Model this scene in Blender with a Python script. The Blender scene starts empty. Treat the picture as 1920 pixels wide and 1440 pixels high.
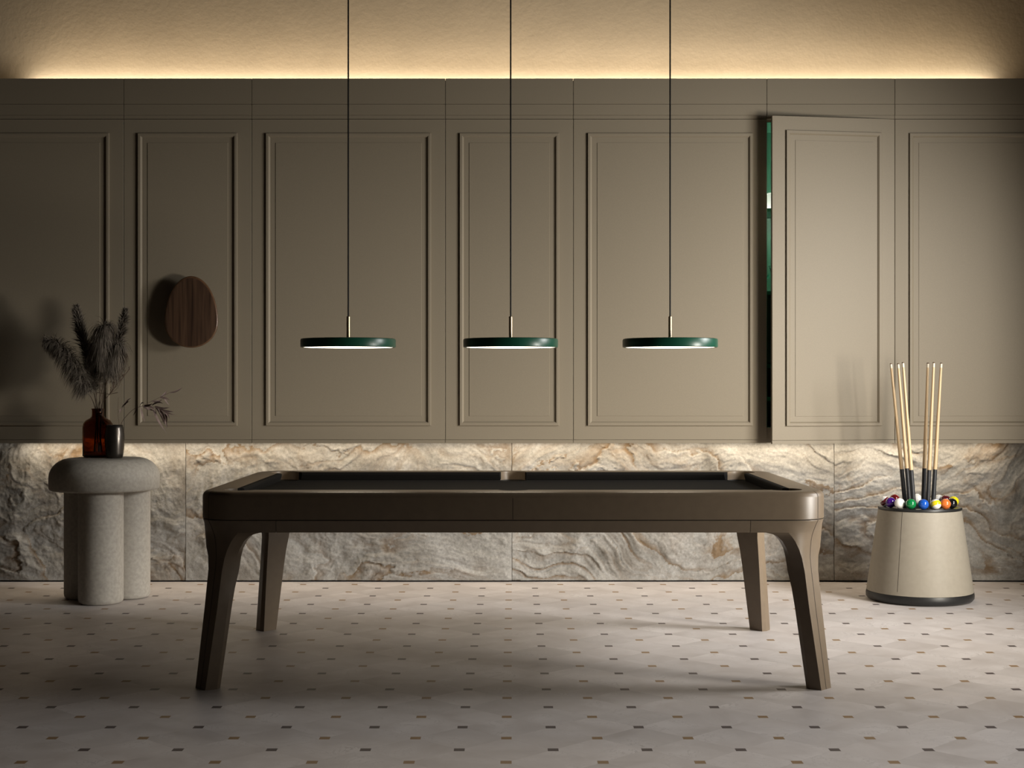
import bpy, bmesh, math, random
from mathutils import Vector, Matrix, noise, Quaternion
sc = bpy.context.scene
COL = sc.collection
PI = math.pi
F = 2667.0
HC = 1.2

def wx(px, D): return (px - 960.0) * D / F
def wz(py, D): return HC - (py - 720.0) * D / F

# ------------------------------------------------------------------ materials
def mat(name, col, rough=0.6, metal=0.0, spec=0.5, noise_scale=None, noise_amt=0.0, bump_scale=None, bump=0.0,
        bump_dist=0.002, coat=0.0, emit=None, emit_s=0.0, trans=0.0, ior=1.45, sheen=0.0, stretch=None):
    m = bpy.data.materials.new(name); m.use_nodes = True
    nt = m.node_tree; N = nt.nodes; L = nt.links
    b = N['Principled BSDF']
    b.inputs['Base Color'].default_value = (*col, 1)
    b.inputs['Roughness'].default_value = rough
    b.inputs['Metallic'].default_value = metal
    b.inputs['Specular IOR Level'].default_value = spec
    b.inputs['Coat Weight'].default_value = coat
    b.inputs['Transmission Weight'].default_value = trans
    b.inputs['IOR'].default_value = ior
    b.inputs['Sheen Weight'].default_value = sheen
    if emit:
        b.inputs['Emission Color'].default_value = (*emit, 1)
        b.inputs['Emission Strength'].default_value = emit_s
    tc = N.new('ShaderNodeTexCoord'); src = tc.outputs['Object']
    if stretch:
        mp = N.new('ShaderNodeMapping'); mp.inputs['Scale'].default_value = stretch
        L.new(src, mp.inputs['Vector']); src = mp.outputs['Vector']
    if noise_scale:
        n = N.new('ShaderNodeTexNoise'); n.inputs['Scale'].default_value = noise_scale
        n.inputs['Detail'].default_value = 5; L.new(src, n.inputs['Vector'])
        r = N.new('ShaderNodeValToRGB')
        r.color_ramp.elements[0].position = 0.3; r.color_ramp.elements[1].position = 0.7
        r.color_ramp.elements[0].color = (*[c * (1 - noise_amt) for c in col], 1)
        r.color_ramp.elements[1].color = (*[min(1, c * (1 + noise_amt)) for c in col], 1)
        L.new(n.outputs['Fac'], r.inputs['Fac']); L.new(r.outputs['Color'], b.inputs['Base Color'])
    if bump_scale:
        n2 = N.new('ShaderNodeTexNoise'); n2.inputs['Scale'].default_value = bump_scale
        n2.inputs['Detail'].default_value = 4; L.new(src, n2.inputs['Vector'])
        bp = N.new('ShaderNodeBump'); bp.inputs['Strength'].default_value = bump
        bp.inputs['Distance'].default_value = bump_dist
        L.new(n2.outputs['Fac'], bp.inputs['Height']); L.new(bp.outputs['Normal'], b.inputs['Normal'])
    return m

M = {}
M['cabinet'] = mat('taupe_lacquer', (0.220, 0.183, 0.130), 0.55, spec=0.3, noise_scale=260, noise_amt=0.045, bump_scale=420, bump=0.10)
M['plaster'] = mat('beige_plaster', (0.62, 0.50, 0.345), 0.9, spec=0.2, noise_scale=5, noise_amt=0.04, bump_scale=38, bump=0.22, bump_dist=0.006)
M['wall'] = mat('dark_wall_paint', (0.06, 0.048, 0.037), 0.9, spec=0.2, noise_scale=8, noise_amt=0.05)
M['ceiling'] = mat('ceiling_paint', (0.035, 0.028, 0.022), 0.9, spec=0.2, noise_scale=8, noise_amt=0.05)
M['leather'] = mat('taupe_leather', (0.155, 0.116, 0.078), 0.38, spec=0.5, noise_scale=30, noise_amt=0.05, bump_scale=500, bump=0.08)
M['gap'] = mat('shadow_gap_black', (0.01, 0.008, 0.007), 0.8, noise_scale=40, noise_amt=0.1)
M['seam'] = mat('dark_stitched_seam', (0.035, 0.026, 0.02), 0.7, noise_scale=200, noise_amt=0.2)
M['cloth'] = mat('charcoal_billiard_cloth', (0.0085, 0.0078, 0.0072), 0.9, spec=0.12, sheen=0.0, noise_scale=300, noise_amt=0.15, bump_scale=700, bump=0.15)
M['pocket'] = mat('dark_pocket_liner', (0.02, 0.017, 0.014), 0.7, noise_scale=60, noise_amt=0.1)
M['green'] = mat('bottle_green_lacquer', (0.008, 0.068, 0.040), 0.32, spec=0.5, noise_scale=20, noise_amt=0.04)
M['brass'] = mat('brushed_brass', (0.62, 0.50, 0.33), 0.38, metal=1.0, noise_scale=60, noise_amt=0.05, stretch=(8, 8, 0.4))
M['cord'] = mat('black_textile_cord', (0.012, 0.011, 0.010), 0.8, noise_scale=300, noise_amt=0.2)
M['diffuser'] = mat('opal_diffuser', (0.9, 0.88, 0.82), 0.5, emit=(1.0, 0.86, 0.66), emit_s=6.5, noise_scale=5, noise_amt=0.01)
M['concrete'] = mat('grey_beige_concrete', (0.391, 0.359, 0.311), 0.62, spec=0.35, noise_scale=55, noise_amt=0.13, bump_scale=120, bump=0.10)
M['basket'] = mat('beige_leather', (0.295, 0.262, 0.210), 0.55, spec=0.4, noise_scale=40, noise_amt=0.04, bump_scale=420, bump=0.08)
M['black'] = mat('matt_black_plastic', (0.016, 0.016, 0.016), 0.38, noise_scale=80, noise_amt=0.08)
M['maple'] = mat('pale_maple', (0.52, 0.37, 0.21), 0.35, noise_scale=16, noise_amt=0.10, stretch=(12, 12, 0.6))
M['rubber'] = mat('black_rubber_grip', (0.018, 0.019, 0.022), 0.42, noise_scale=200, noise_amt=0.15)
M['tip'] = mat('leather_tip', (0.10, 0.06, 0.035), 0.8, noise_scale=200, noise_amt=0.15)
M['ferrule'] = mat('ivory_ferrule', (0.62, 0.55, 0.42), 0.4, noise_scale=50, noise_amt=0.04)
M['plume'] = mat('dried_pampas', (0.135, 0.112, 0.088), 0.9, spec=0.15, noise_scale=30, noise_amt=0.3)
M['stalk'] = mat('dry_stalk', (0.075, 0.052, 0.035), 0.7, spec=0.2, noise_scale=40, noise_amt=0.2)
M['twig'] = mat('dry_twig_grass', (0.08, 0.05, 0.035), 0.75, spec=0.2, noise_scale=40, noise_amt=0.2)
M['leaf'] = mat('dried_mauve_leaf', (0.15, 0.105, 0.09), 0.6, spec=0.3, noise_scale=30, noise_amt=0.35)
M['gunmetal'] = mat('gunmetal_glaze', (0.085, 0.075, 0.065), 0.28, metal=0.9, noise_scale=40, noise_amt=0.08, stretch=(1, 1, 6))
M['shelfglass'] = mat('green_lacquer_shelf', (0.008, 0.14, 0.075), 0.25, noise_scale=20, noise_amt=0.05)
M['greenpanel'] = mat('green_cabinet_lining', (0.045, 0.19, 0.115), 0.45, noise_scale=20, noise_amt=0.05)
M['ledspot'] = mat('led_lens', (0.9, 0.9, 0.85), 0.5, emit=(1.0, 0.95, 0.86), emit_s=85.0, noise_scale=5, noise_amt=0.01)
M['frost'] = mat('frosted_white_glass', (0.93, 0.93, 0.91), 0.5, trans=0.85, ior=1.2, noise_scale=30, noise_amt=0.02)
M['puck'] = mat('puck_light_lens', (0.9, 0.9, 0.85), 0.5, emit=(1.0, 0.96, 0.88), emit_s=22.0, noise_scale=5, noise_amt=0.01)
M['glass'] = mat('clear_glass', (0.92, 0.97, 0.94), 0.03, trans=1.0, ior=1.45)
M['amber'] = mat('amber_glass', (0.29, 0.105, 0.02), 0.02, trans=1.0, ior=1.40, noise_scale=6, noise_amt=0.06)
M['wood_dark'] = mat('dark_wooden_box', (0.14, 0.075, 0.04), 0.5, noise_scale=20, noise_amt=0.15)

def walnut():
    m = mat('walnut_veneer', (0.09, 0.05, 0.03), 0.45, spec=0.4)
    nt = m.node_tree; N = nt.nodes; L = nt.links; b = N['Principled BSDF']
    tc = N.new('ShaderNodeTexCoord'); mp = N.new('ShaderNodeMapping'); mp.inputs['Scale'].default_value = (30, 30, 1.3)
    L.new(tc.outputs['Object'], mp.inputs['Vector'])
    n = N.new('ShaderNodeTexNoise'); n.inputs['Scale'].default_value = 1.4; n.inputs['Detail'].default_value = 6; n.inputs['Distortion'].default_value = 0.6
    L.new(mp.outputs['Vector'], n.inputs['Vector'])
    r = N.new('ShaderNodeValToRGB'); e = r.color_ramp.elements
    e[0].position = 0.3; e[0].color = (0.024, 0.012, 0.007, 1); e[1].position = 0.72; e[1].color = (0.092, 0.050, 0.028, 1)
    L.new(n.outputs['Fac'], r.inputs['Fac']); L.new(r.outputs['Color'], b.inputs['Base Color'])
    return m
M['walnut'] = walnut()
M['walnut_edge'] = mat('polished_walnut_edge', (0.10, 0.052, 0.027), 0.25, spec=0.6, noise_scale=40, noise_amt=0.15)

def floor_mat():
    m = bpy.data.materials.new('octagon_dot_marble_floor'); m.use_nodes = True
    nt = m.node_tree; N = nt.nodes; L = nt.links; b = N['Principled BSDF']
    def math_(op, a, c=None, d=None):
        n = N.new('ShaderNodeMath'); n.operation = op
        for i, v in enumerate((a, c, d)):
            if v is None: continue
            if isinstance(v, (int, float)): n.inputs[i].default_value = v
            else: L.new(v, n.inputs[i])
        return n.outputs[0]
    geo = N.new('ShaderNodeNewGeometry'); sep = N.new('ShaderNodeSeparateXYZ'); L.new(geo.outputs['Position'], sep.inputs[0])
    S = 0.3078
    x = math_('DIVIDE', math_('ADD', sep.outputs['X'], 0.019), S)
    y = math_('DIVIDE', math_('SUBTRACT', sep.outputs['Y'], 4.512), S)
    def dot(ox):
        xs = math_('ADD', x, ox); ys = math_('ADD', y, ox)
        fx = math_('ABSOLUTE', math_('SUBTRACT', xs, math_('ROUND', xs)))
        fy = math_('ABSOLUTE', math_('SUBTRACT', ys, math_('ROUND', ys)))
        return math_('LESS_THAN', math_('MAXIMUM', fx, fy), 0.0575)
    orange = dot(0.0); dark = dot(0.5)
    u = math_('ADD', x, y); v = math_('SUBTRACT', x, y)
    cmb = N.new('ShaderNodeCombineXYZ'); L.new(math_('FLOOR', u), cmb.inputs[0]); L.new(math_('FLOOR', v), cmb.inputs[1])
    wn = N.new('ShaderNodeTexWhiteNoise'); wn.noise_dimensions = '2D'; L.new(cmb.outputs[0], wn.inputs['Vector'])
    ju = math_('ABSOLUTE', math_('SUBTRACT', u, math_('ROUND', u))); jv = math_('ABSOLUTE', math_('SUBTRACT', v, math_('ROUND', v)))
    joint = math_('LESS_THAN', math_('MINIMUM', ju, jv), 0.0045)
    # marble, shifted per tile
    off = N.new('ShaderNodeVectorMath'); off.operation = 'MULTIPLY_ADD'
    L.new(wn.outputs['Color'], off.inputs[0]); off.inputs[1].default_value = (7, 7, 7); L.new(geo.outputs['Position'], off.inputs[2])
    n1 = N.new('ShaderNodeTexNoise'); n1.inputs['Scale'].default_value = 4.5; n1.inputs['Detail'].default_value = 8; n1.inputs['Distortion'].default_value = 0.6
    L.new(off.outputs[0], n1.inputs['Vector'])
    n2 = N.new('ShaderNodeTexNoise'); n2.inputs['Scale'].default_value = 5; n2.inputs['Detail'].default_value = 9; n2.inputs['Roughness'].default_value = 0.62; n2.inputs['Distortion'].default_value = 2.2
    L.new(off.outputs[0], n2.inputs['Vector'])
    vein = math_('ABSOLUTE', math_('SUBTRACT', n2.outputs['Fac'], 0.5))
    veinm = N.new('ShaderNodeMapRange'); L.new(vein, veinm.inputs[0]); veinm.inputs[1].default_value = 0.0; veinm.inputs[2].default_value = 0.014
    veinm.inputs[3].default_value = 0.5; veinm.inputs[4].default_value = 0.0
    gate = N.new('ShaderNodeMapRange'); L.new(n1.outputs['Fac'], gate.inputs[0]); gate.inputs[1].default_value = 0.5; gate.inputs[2].default_value = 0.68
    vfac = math_('MULTIPLY', veinm.outputs[0], gate.outputs[0])
    ramp = N.new('ShaderNodeValToRGB'); e = ramp.color_ramp.elements
    e[0].position = 0.30; e[0].color = (0.530, 0.476, 0.450, 1); e[1].position = 0.72; e[1].color = (0.695, 0.645, 0.624, 1)
    L.new(n1.outputs['Fac'], ramp.inputs['Fac'])
    tone = N.new('ShaderNodeMapRange'); L.new(wn.outputs['Value'], tone.inputs[0]); tone.inputs[3].default_value = 0.90; tone.inputs[4].default_value = 1.03
    tint = N.new('ShaderNodeMix'); tint.data_type = 'RGBA'; tint.blend_type = 'MULTIPLY'; tint.inputs['Factor'].default_value = 1
    L.new(ramp.outputs['Color'], tint.inputs['A']); L.new(tone.outputs[0], tint.inputs['B'])
    def mix(a, fac, col):
        n = N.new('ShaderNodeMix'); n.data_type = 'RGBA'; L.new(a, n.inputs['A']); n.inputs['B'].default_value = (*col, 1); L.new(fac, n.inputs['Factor'])
        return n.outputs['Result']
    c = mix(tint.outputs['Result'], vfac, (0.220, 0.182, 0.162))
    c = mix(c, math_('MULTIPLY', joint, 0.22), (0.403, 0.364, 0.333))
    c = mix(c, orange, (0.275, 0.17, 0.082)); c = mix(c, dark, (0.085, 0.064, 0.062))
    L.new(c, b.inputs['Base Color'])
    b.inputs['Roughness'].default_value = 0.5; b.inputs['Specular IOR Level'].default_value = 0.35
    bp = N.new('ShaderNodeBump'); bp.inputs['Strength'].default_value = 0.25; bp.inputs['Distance'].default_value = 0.001
    L.new(n2.outputs['Fac'], bp.inputs['Height']); L.new(bp.outputs['Normal'], b.inputs['Normal'])
    return m

def stone_mat():
    m = bpy.data.materials.new('rough_split_quartzite'); m.use_nodes = True
    nt = m.node_tree; N = nt.nodes; L = nt.links; b = N['Principled BSDF']
    at = N.new('ShaderNodeAttribute'); at.attribute_name = 'vein'
    tc = N.new('ShaderNodeTexCoord')
    n1 = N.new('ShaderNodeTexNoise'); n1.inputs['Scale'].default_value = 3.0; n1.inputs['Detail'].default_value = 9; n1.inputs['Roughness'].default_value = 0.62
    n1.inputs['Distortion'].default_value = 0.8
    L.new(tc.outputs['Object'], n1.inputs['Vector'])
    r = N.new('ShaderNodeValToRGB'); e = r.color_ramp.elements
    e[0].position = 0.26; e[0].color = (0.165, 0.152, 0.132, 1); e[1].position = 0.7; e[1].color = (0.41, 0.397, 0.375, 1)
    k = r.color_ramp.elements.new(0.45); k.color = (0.30, 0.287, 0.263, 1)
    L.new(n1.outputs['Fac'], r.inputs['Fac'])
    n3 = N.new('ShaderNodeTexNoise'); n3.inputs['Scale'].default_value = 60; n3.inputs['Detail'].default_value = 6; n3.inputs['Roughness'].default_value = 0.7
    L.new(tc.outputs['Object'], n3.inputs['Vector'])
    sp = N.new('ShaderNodeMapRange'); L.new(n3.outputs['Fac'], sp.inputs[0]); sp.inputs[1].default_value = 0.3; sp.inputs[2].default_value = 0.7
    sp.inputs[3].default_value = 0.72; sp.inputs[4].default_value = 1.2
    mu = N.new('ShaderNodeMix'); mu.data_type = 'RGBA'; mu.blend_type = 'MULTIPLY'; mu.inputs['Factor'].default_value = 1
    L.new(r.outputs['Color'], mu.inputs['A']); L.new(sp.outputs[0], mu.inputs['B'])
    mx = N.new('ShaderNodeMix'); mx.data_type = 'RGBA'; mx.inputs['B'].default_value = (0.165, 0.102, 0.048, 1)
    L.new(mu.outputs['Result'], mx.inputs['A']); L.new(at.outputs['Fac'], mx.inputs['Factor'])
    L.new(mx.outputs['Result'], b.inputs['Base Color'])
    b.inputs['Roughness'].default_value = 0.75; b.inputs['Specular IOR Level'].default_value = 0.3
    n4 = N.new('ShaderNodeTexNoise'); n4.inputs['Scale'].default_value = 45; n4.inputs['Detail'].default_value = 8; n4.inputs['Roughness'].default_value = 0.65
    L.new(tc.outputs['Object'], n4.inputs['Vector'])
    bp = N.new('ShaderNodeBump'); bp.inputs['Strength'].default_value = 0.6; bp.inputs['Distance'].default_value = 0.006
    L.new(n4.outputs['Fac'], bp.inputs['Height']); L.new(bp.outputs['Normal'], b.inputs['Normal'])
    return m

def ball_mat(name, col, stripe=None, axis=(0, 0, 1), half=0.5):
    m = bpy.data.materials.new(name); m.use_nodes = True
    nt = m.node_tree; N = nt.nodes; L = nt.links; b = N['Principled BSDF']
    b.inputs['Base Color'].default_value = (*col, 1); b.inputs['Roughness'].default_value = 0.08; b.inputs['Coat Weight'].default_value = 0.4
    tc = N.new('ShaderNodeTexCoord')
    nz = N.new('ShaderNodeTexNoise'); nz.inputs['Scale'].default_value = 30; L.new(tc.outputs['Object'], nz.inputs['Vector'])
    mr = N.new('ShaderNodeMapRange'); L.new(nz.outputs['Fac'], mr.inputs[0]); mr.inputs[3].default_value = 0.05; mr.inputs[4].default_value = 0.12
    L.new(mr.outputs[0], b.inputs['Roughness'])
    if stripe:
        d = N.new('ShaderNodeVectorMath'); d.operation = 'DOT_PRODUCT'; d.inputs[1].default_value = Vector(axis).normalized()
        L.new(tc.outputs['Object'], d.inputs[0])
        a = N.new('ShaderNodeMath'); a.operation = 'ABSOLUTE'; L.new(d.outputs['Value'], a.inputs[0])
        lt = N.new('ShaderNodeMath'); lt.operation = 'LESS_THAN'; L.new(a.outputs[0], lt.inputs[0]); lt.inputs[1].default_value = 0.0286 * half
        mx = N.new('ShaderNodeMix'); mx.data_type = 'RGBA'; mx.inputs['A'].default_value = (*col, 1); mx.inputs['B'].default_value = (*stripe, 1)
        L.new(lt.outputs[0], mx.inputs['Factor']); L.new(mx.outputs['Result'], b.inputs['Base Color'])
    return m

# ------------------------------------------------------------------ object helpers
def link_parent(o, p):
    if p is not None:
        o.parent = p
        mw = Matrix.Translation(p.location) @ p.rotation_euler.to_matrix().to_4x4()
        if p.parent is not None: mw = Matrix.Identity(4)
        o.matrix_parent_inverse = mw.inverted()

def obj(name, bm, m, parent=None, smooth=True, angle=35, origin=None):
    me = bpy.data.meshes.new(name)
    bmesh.ops.remove_doubles(bm, verts=bm.verts, dist=1e-6)
    bmesh.ops.recalc_face_normals(bm, faces=bm.faces)
    if origin is not None: bmesh.ops.translate(bm, verts=bm.verts, vec=-Vector(origin))
    bm.to_mesh(me); bm.free()
    if m is not None: me.materials.append(m)
    if smooth:
        for p in me.polygons: p.use_smooth = True
        me.set_sharp_from_angle(angle=math.radians(angle))
    o = bpy.data.objects.new(name, me); COL.objects.link(o)
    if origin is not None: o.location = origin
    link_parent(o, parent)
    return o

def tag(o, label, cat, group=None, kind=None):
    o['label'] = label; o['category'] = cat
    if group: o['group'] = group
    if kind: o['kind'] = kind
    return o

def thing(name, label, cat, loc, group=None):
    o = bpy.data.objects.new(name, None); COL.objects.link(o); o.location = loc
    o.empty_display_size = 0.1
    return tag(o, label, cat, group)

def struct(o):
    o['kind'] = 'structure'; return o

def box(bm, x0, x1, y0, y1, z0, z1, bev=0.0):
    r = bmesh.ops.create_cube(bm, size=1.0)
    bmesh.ops.scale(bm, vec=(x1 - x0, y1 - y0, z1 - z0), verts=r['verts'])
    bmesh.ops.translate(bm, vec=((x0 + x1) / 2, (y0 + y1) / 2, (z0 + z1) / 2), verts=r['verts'])
    if bev:
        es = list({e for v in r['verts'] for e in v.link_edges})
        bmesh.ops.bevel(bm, geom=es, offset=bev, segments=2, profile=0.5, affect='EDGES')

def BOX(*a, bev=0.0):
    bm = bmesh.new(); box(bm, *a, bev=bev); return bm

def loft(bm, rings, cap0=True, cap1=True, closed=True):
    vs = [[bm.verts.new(p) for p in r] for r in rings]
    n = len(rings[0])
    for a, b in zip(vs, vs[1:]):
        for i in range(n if closed else n - 1):
            j = (i + 1) % n
            q = [a[i], a[j], b[j], b[i]]
            try: bm.faces.new(q)
            except ValueError: pass
    if cap0: bm.faces.new(vs[0][::-1])
    if cap1: bm.faces.new(vs[-1])
    return vs

def lathe(bm, prof, cx, cy, n=64, cap0=True, cap1=True):
    rings = []
    for r, z in prof:
        rings.append([(cx + r * math.cos(2 * PI * i / n), cy + r * math.sin(2 * PI * i / n), z) for i in range(n)])
    loft(bm, rings, cap0, cap1)

def LATHE(prof, cx, cy, n=64, cap0=True, cap1=True):
    bm = bmesh.new(); lathe(bm, prof, cx, cy, n, cap0, cap1); return bm

def tube(bm, pts, rad, n=8, cap=True):
    pts = [Vector(p) for p in pts]
    if isinstance(rad, (int, float)): rad = [rad] * len(pts)
    rings = []; up = None
    for i, p in enumerate(pts):
        t = (pts[min(i + 1, len(pts) - 1)] - pts[max(i - 1, 0)]).normalized()
        if up is None:
            up = t.orthogonal().normalized()
        else:
            up = (up - t * up.dot(t)).normalized()
        s = t.cross(up)
        rings.append([p + rad[i] * (math.cos(2 * PI * k / n) * up + math.sin(2 * PI * k / n) * s) for k in range(n)])
    loft(bm, rings, cap, cap)

def TUBE(pts, rad, n=8):
    bm = bmesh.new(); tube(bm, pts, rad, n); return bm

def curve_pts(ctrl, n=16):
    """Catmull-Rom through ctrl"""
    c = [Vector(p) for p in ctrl]; c = [2 * c[0] - c[1]] + c + [2 * c[-1] - c[-2]]
    out = []
    segs = len(c) - 3
    for s in range(segs):
        p0, p1, p2, p3 = c[s:s + 4]
        m = max(2, n // segs)
        for i in range(m + (1 if s == segs - 1 else 0)):
            t = i / m
            out.append(0.5 * ((2 * p1) + (-p0 + p2) * t + (2 * p0 - 5 * p1 + 4 * p2 - p3) * t * t + (-p0 + 3 * p1 - 3 * p2 + p3) * t ** 3))
    return out

# ------------------------------------------------------------------ room
YW = 8.70                                   # plaster wall plane
XR, XL, ZC = 3.42, -3.75, 4.15
FLOOR = struct(obj('floor', BOX(-5.0, 6.5, -1.5, 9.2, -0.1, 0.0), floor_mat(), smooth=False))
struct(obj('wall_back', BOX(XL - 0.15, XR + 0.15, YW, YW + 0.15, 0.0, ZC), M['plaster'], smooth=False))
struct(obj('wall_left', BOX(XL - 0.15, XL, -1.5, YW, 0.0, ZC), M['wall'], smooth=False))
struct(obj('ceiling', BOX(XL - 0.15, XR + 0.15, -1.5, YW + 0.15, ZC, ZC + 0.15), M['ceiling'], smooth=False))
WY0, WY1, WZ0, WZ1 = 3.9, 6.65, 0.05, 3.40
bm = bmesh.new()
box(bm, XR, XR + 0.15, -1.5, WY0, 0.0, ZC); box(bm, XR, XR + 0.15, WY1, YW, 0.0, ZC)
box(bm, XR, XR + 0.15, WY0, WY1, WZ1, ZC); box(bm, XR, XR + 0.15, WY0, WY1, 0.0, WZ0)
struct(obj('wall_right', bm, M['wall'], smooth=False))

# rough stone slabs along the foot of the back wall
STONE = stone_mat()
def nvec(p):
    return Vector((noise.noise(p + Vector((11.3, 4.7, 2.9))), noise.noise(p + Vector((-7.1, 19.4, 5.3))), 0.0))
def relief(x, z, s):
    o = Vector((s * 13.7, s * 5.1, s * 2.3))
    p = Vector((x, z, 0)) + o
    wv = nvec(p * 1.1) * 0.34 + nvec(p * 3.1) * 0.11 + nvec(p * 9.0) * 0.025
    u = x + wv.x; v = z + wv.y
    t = v + u * (0.20, -0.10, 0.24, 0.16)[s - 1]
    big = noise.noise(Vector((u * 1.1, t * 2.4, s * 9.0)))
    mask = max(0.0, min(1.0, 0.45 + 1.7 * noise.noise(Vector((u * 0.9, t * 2.0, 20.0 + s)))))
    f = noise.fractal(Vector((u * 6, v * 10, s)), 0.80, 2.1, 6)
    g = noise.fractal(Vector((x * 16, z * 22, s + 3)), 0.75, 2.1, 4)
    def terrace(q, w):
        a = q - math.floor(q)
        return (a / (1 - w) if a < 1 - w else (1 - a) / w), math.floor(q)
    e1, k1 = terrace(noise.noise(Vector((u * 0.75, t * 2.1, 3.0 + s))) * 4.2 + 0.30 * f + 0.10 * g, 0.10)
    e2, k2 = terrace(noise.noise(Vector((u * 2.2, t * 6.0, 8.0 + s))) * 3.0 + 0.42 * f + 0.12 * g, 0.12)
    gate1 = max(0.0, min(1.0, 0.5 + 2.6 * noise.noise(Vector((x * 2.3, z * 3.5, k1 * 7.7 + s)))))
    gate2 = max(0.0, min(1.0, 0.35 + 2.6 * noise.noise(Vector((x * 3.5, z * 5.0, k2 * 5.3 + s)))))
    dist, pts = noise.voronoi(Vector((u * 3.2, t * 8.0, s * 3.0 + 0.3 * f)))
    c = pts[0]
    tilt = noise.cell_vector(c * 17.3)
    chip = (u * 3.2 - c.x) * (tilt.x - 0.5) + (t * 8.0 - c.y) * (tilt.y - 0.5)
    h = 0.026 * big + gate1 * 0.016 * e1 + gate2 * mask * 0.008 * e2 + 0.0085 * f + 0.0028 * g + mask * 0.013 * chip - 0.006
    vein = 0.85 * gate1 * max(0.0, 1 - e1 * 3.0) + 0.5 * mask * gate2 * max(0.0, 1 - e2 * 2.8) + 0.55 * max(0.0, mask - 0.45) * max(0.0, f + 0.25)
    vein += 0.35 * max(0.0, noise.noise(Vector((u * 1.5, t * 3.0, 31.0 + s))) - 0.1) + 0.25 * mask * max(0.0, 0.12 - (dist[1] - dist[0])) * 6
    return h, max(0.0, min(0.9, vein))
YS = 8.625
seams = [XL, -1.978, 0.0, 1.953, XR]
for s in range(4):
    x0, x1 = seams[s] + (0.0015 if s else 0), seams[s + 1] - (0.0015 if s < 3 else 0)
    z0, z1 = 0.010, 0.862
    nx, nz = int((x1 - x0) / 0.0055), int((z1 - z0) / 0.0055)
    verts, veins = [], []
    for j in range(nz + 1):
        z = z0 + (z1 - z0) * j / nz
        for i in range(nx + 1):
            x = x0 + (x1 - x0) * i / nx
            h, vn = relief(x, z, s + 1)
            e = min(x - x0, x1 - x, (z - z0)) 
            h *= 0.35 + 0.65 * min(1.0, max(0.0, e) / 0.05)
            verts.append((x, YS - h - 0.004, z)); veins.append(vn)
    nfront = len(verts)
    faces = []
    for j in range(nz):
        for i in range(nx):
            a = j * (nx + 1) + i
            faces.append((a, a + 1, a + nx + 2, a + nx + 1))
    rim = [i for i in range(nx + 1)] + [j * (nx + 1) + nx for j in range(1, nz + 1)] + [nz * (nx + 1) + i for i in range(nx - 1, -1, -1)] + [j * (nx + 1) for j in range(nz - 1, 0, -1)]
    back = []
    for k in rim:
        back.append(len(verts)); verts.append((verts[k][0], YW, verts[k][2])); veins.append(0.1)
    for a in range(len(rim)):
        c = (a + 1) % len(rim)
        faces.append((rim[a], back[a], back[c], rim[c]))
    me = bpy.data.meshes.new('trim_1'); me.from_pydata(verts, [], faces); me.update()
    at = me.attributes.new('vein', 'FLOAT', 'POINT'); at.data.foreach_set('value', veins)
    me.materials.append(STONE)
    for p in me.polygons: p.use_smooth = True
    me.set_sharp_from_angle(angle=math.radians(60))
    o = bpy.data.objects.new('trim_%d' % (s + 1), me); COL.objects.link(o); struct(o)
struct(obj('shadow_gap_back', BOX(XL, XR, YW - 0.055, YW, 0.0, 0.0095), M['gap'], smooth=False))  # black strip standing in for the shade in the gap under the slabs

# ------------------------------------------------------------------ wall cabinets
YD = 8.30                                    # front plane of the doors
ZB, ZT, ZDT = 0.8546, 2.983, 2.745           # bottom, top of the fascia, top of the doors
CABG = 'panelled cabinets along the back wall'
def ring_rect(x0, x1, z0, z1, ins, y): return [(x0 + ins, y, z0 + ins), (x1 - ins, y, z0 + ins), (x1 - ins, y, z1 - ins), (x0 + ins, y, z1 - ins)]

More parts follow.
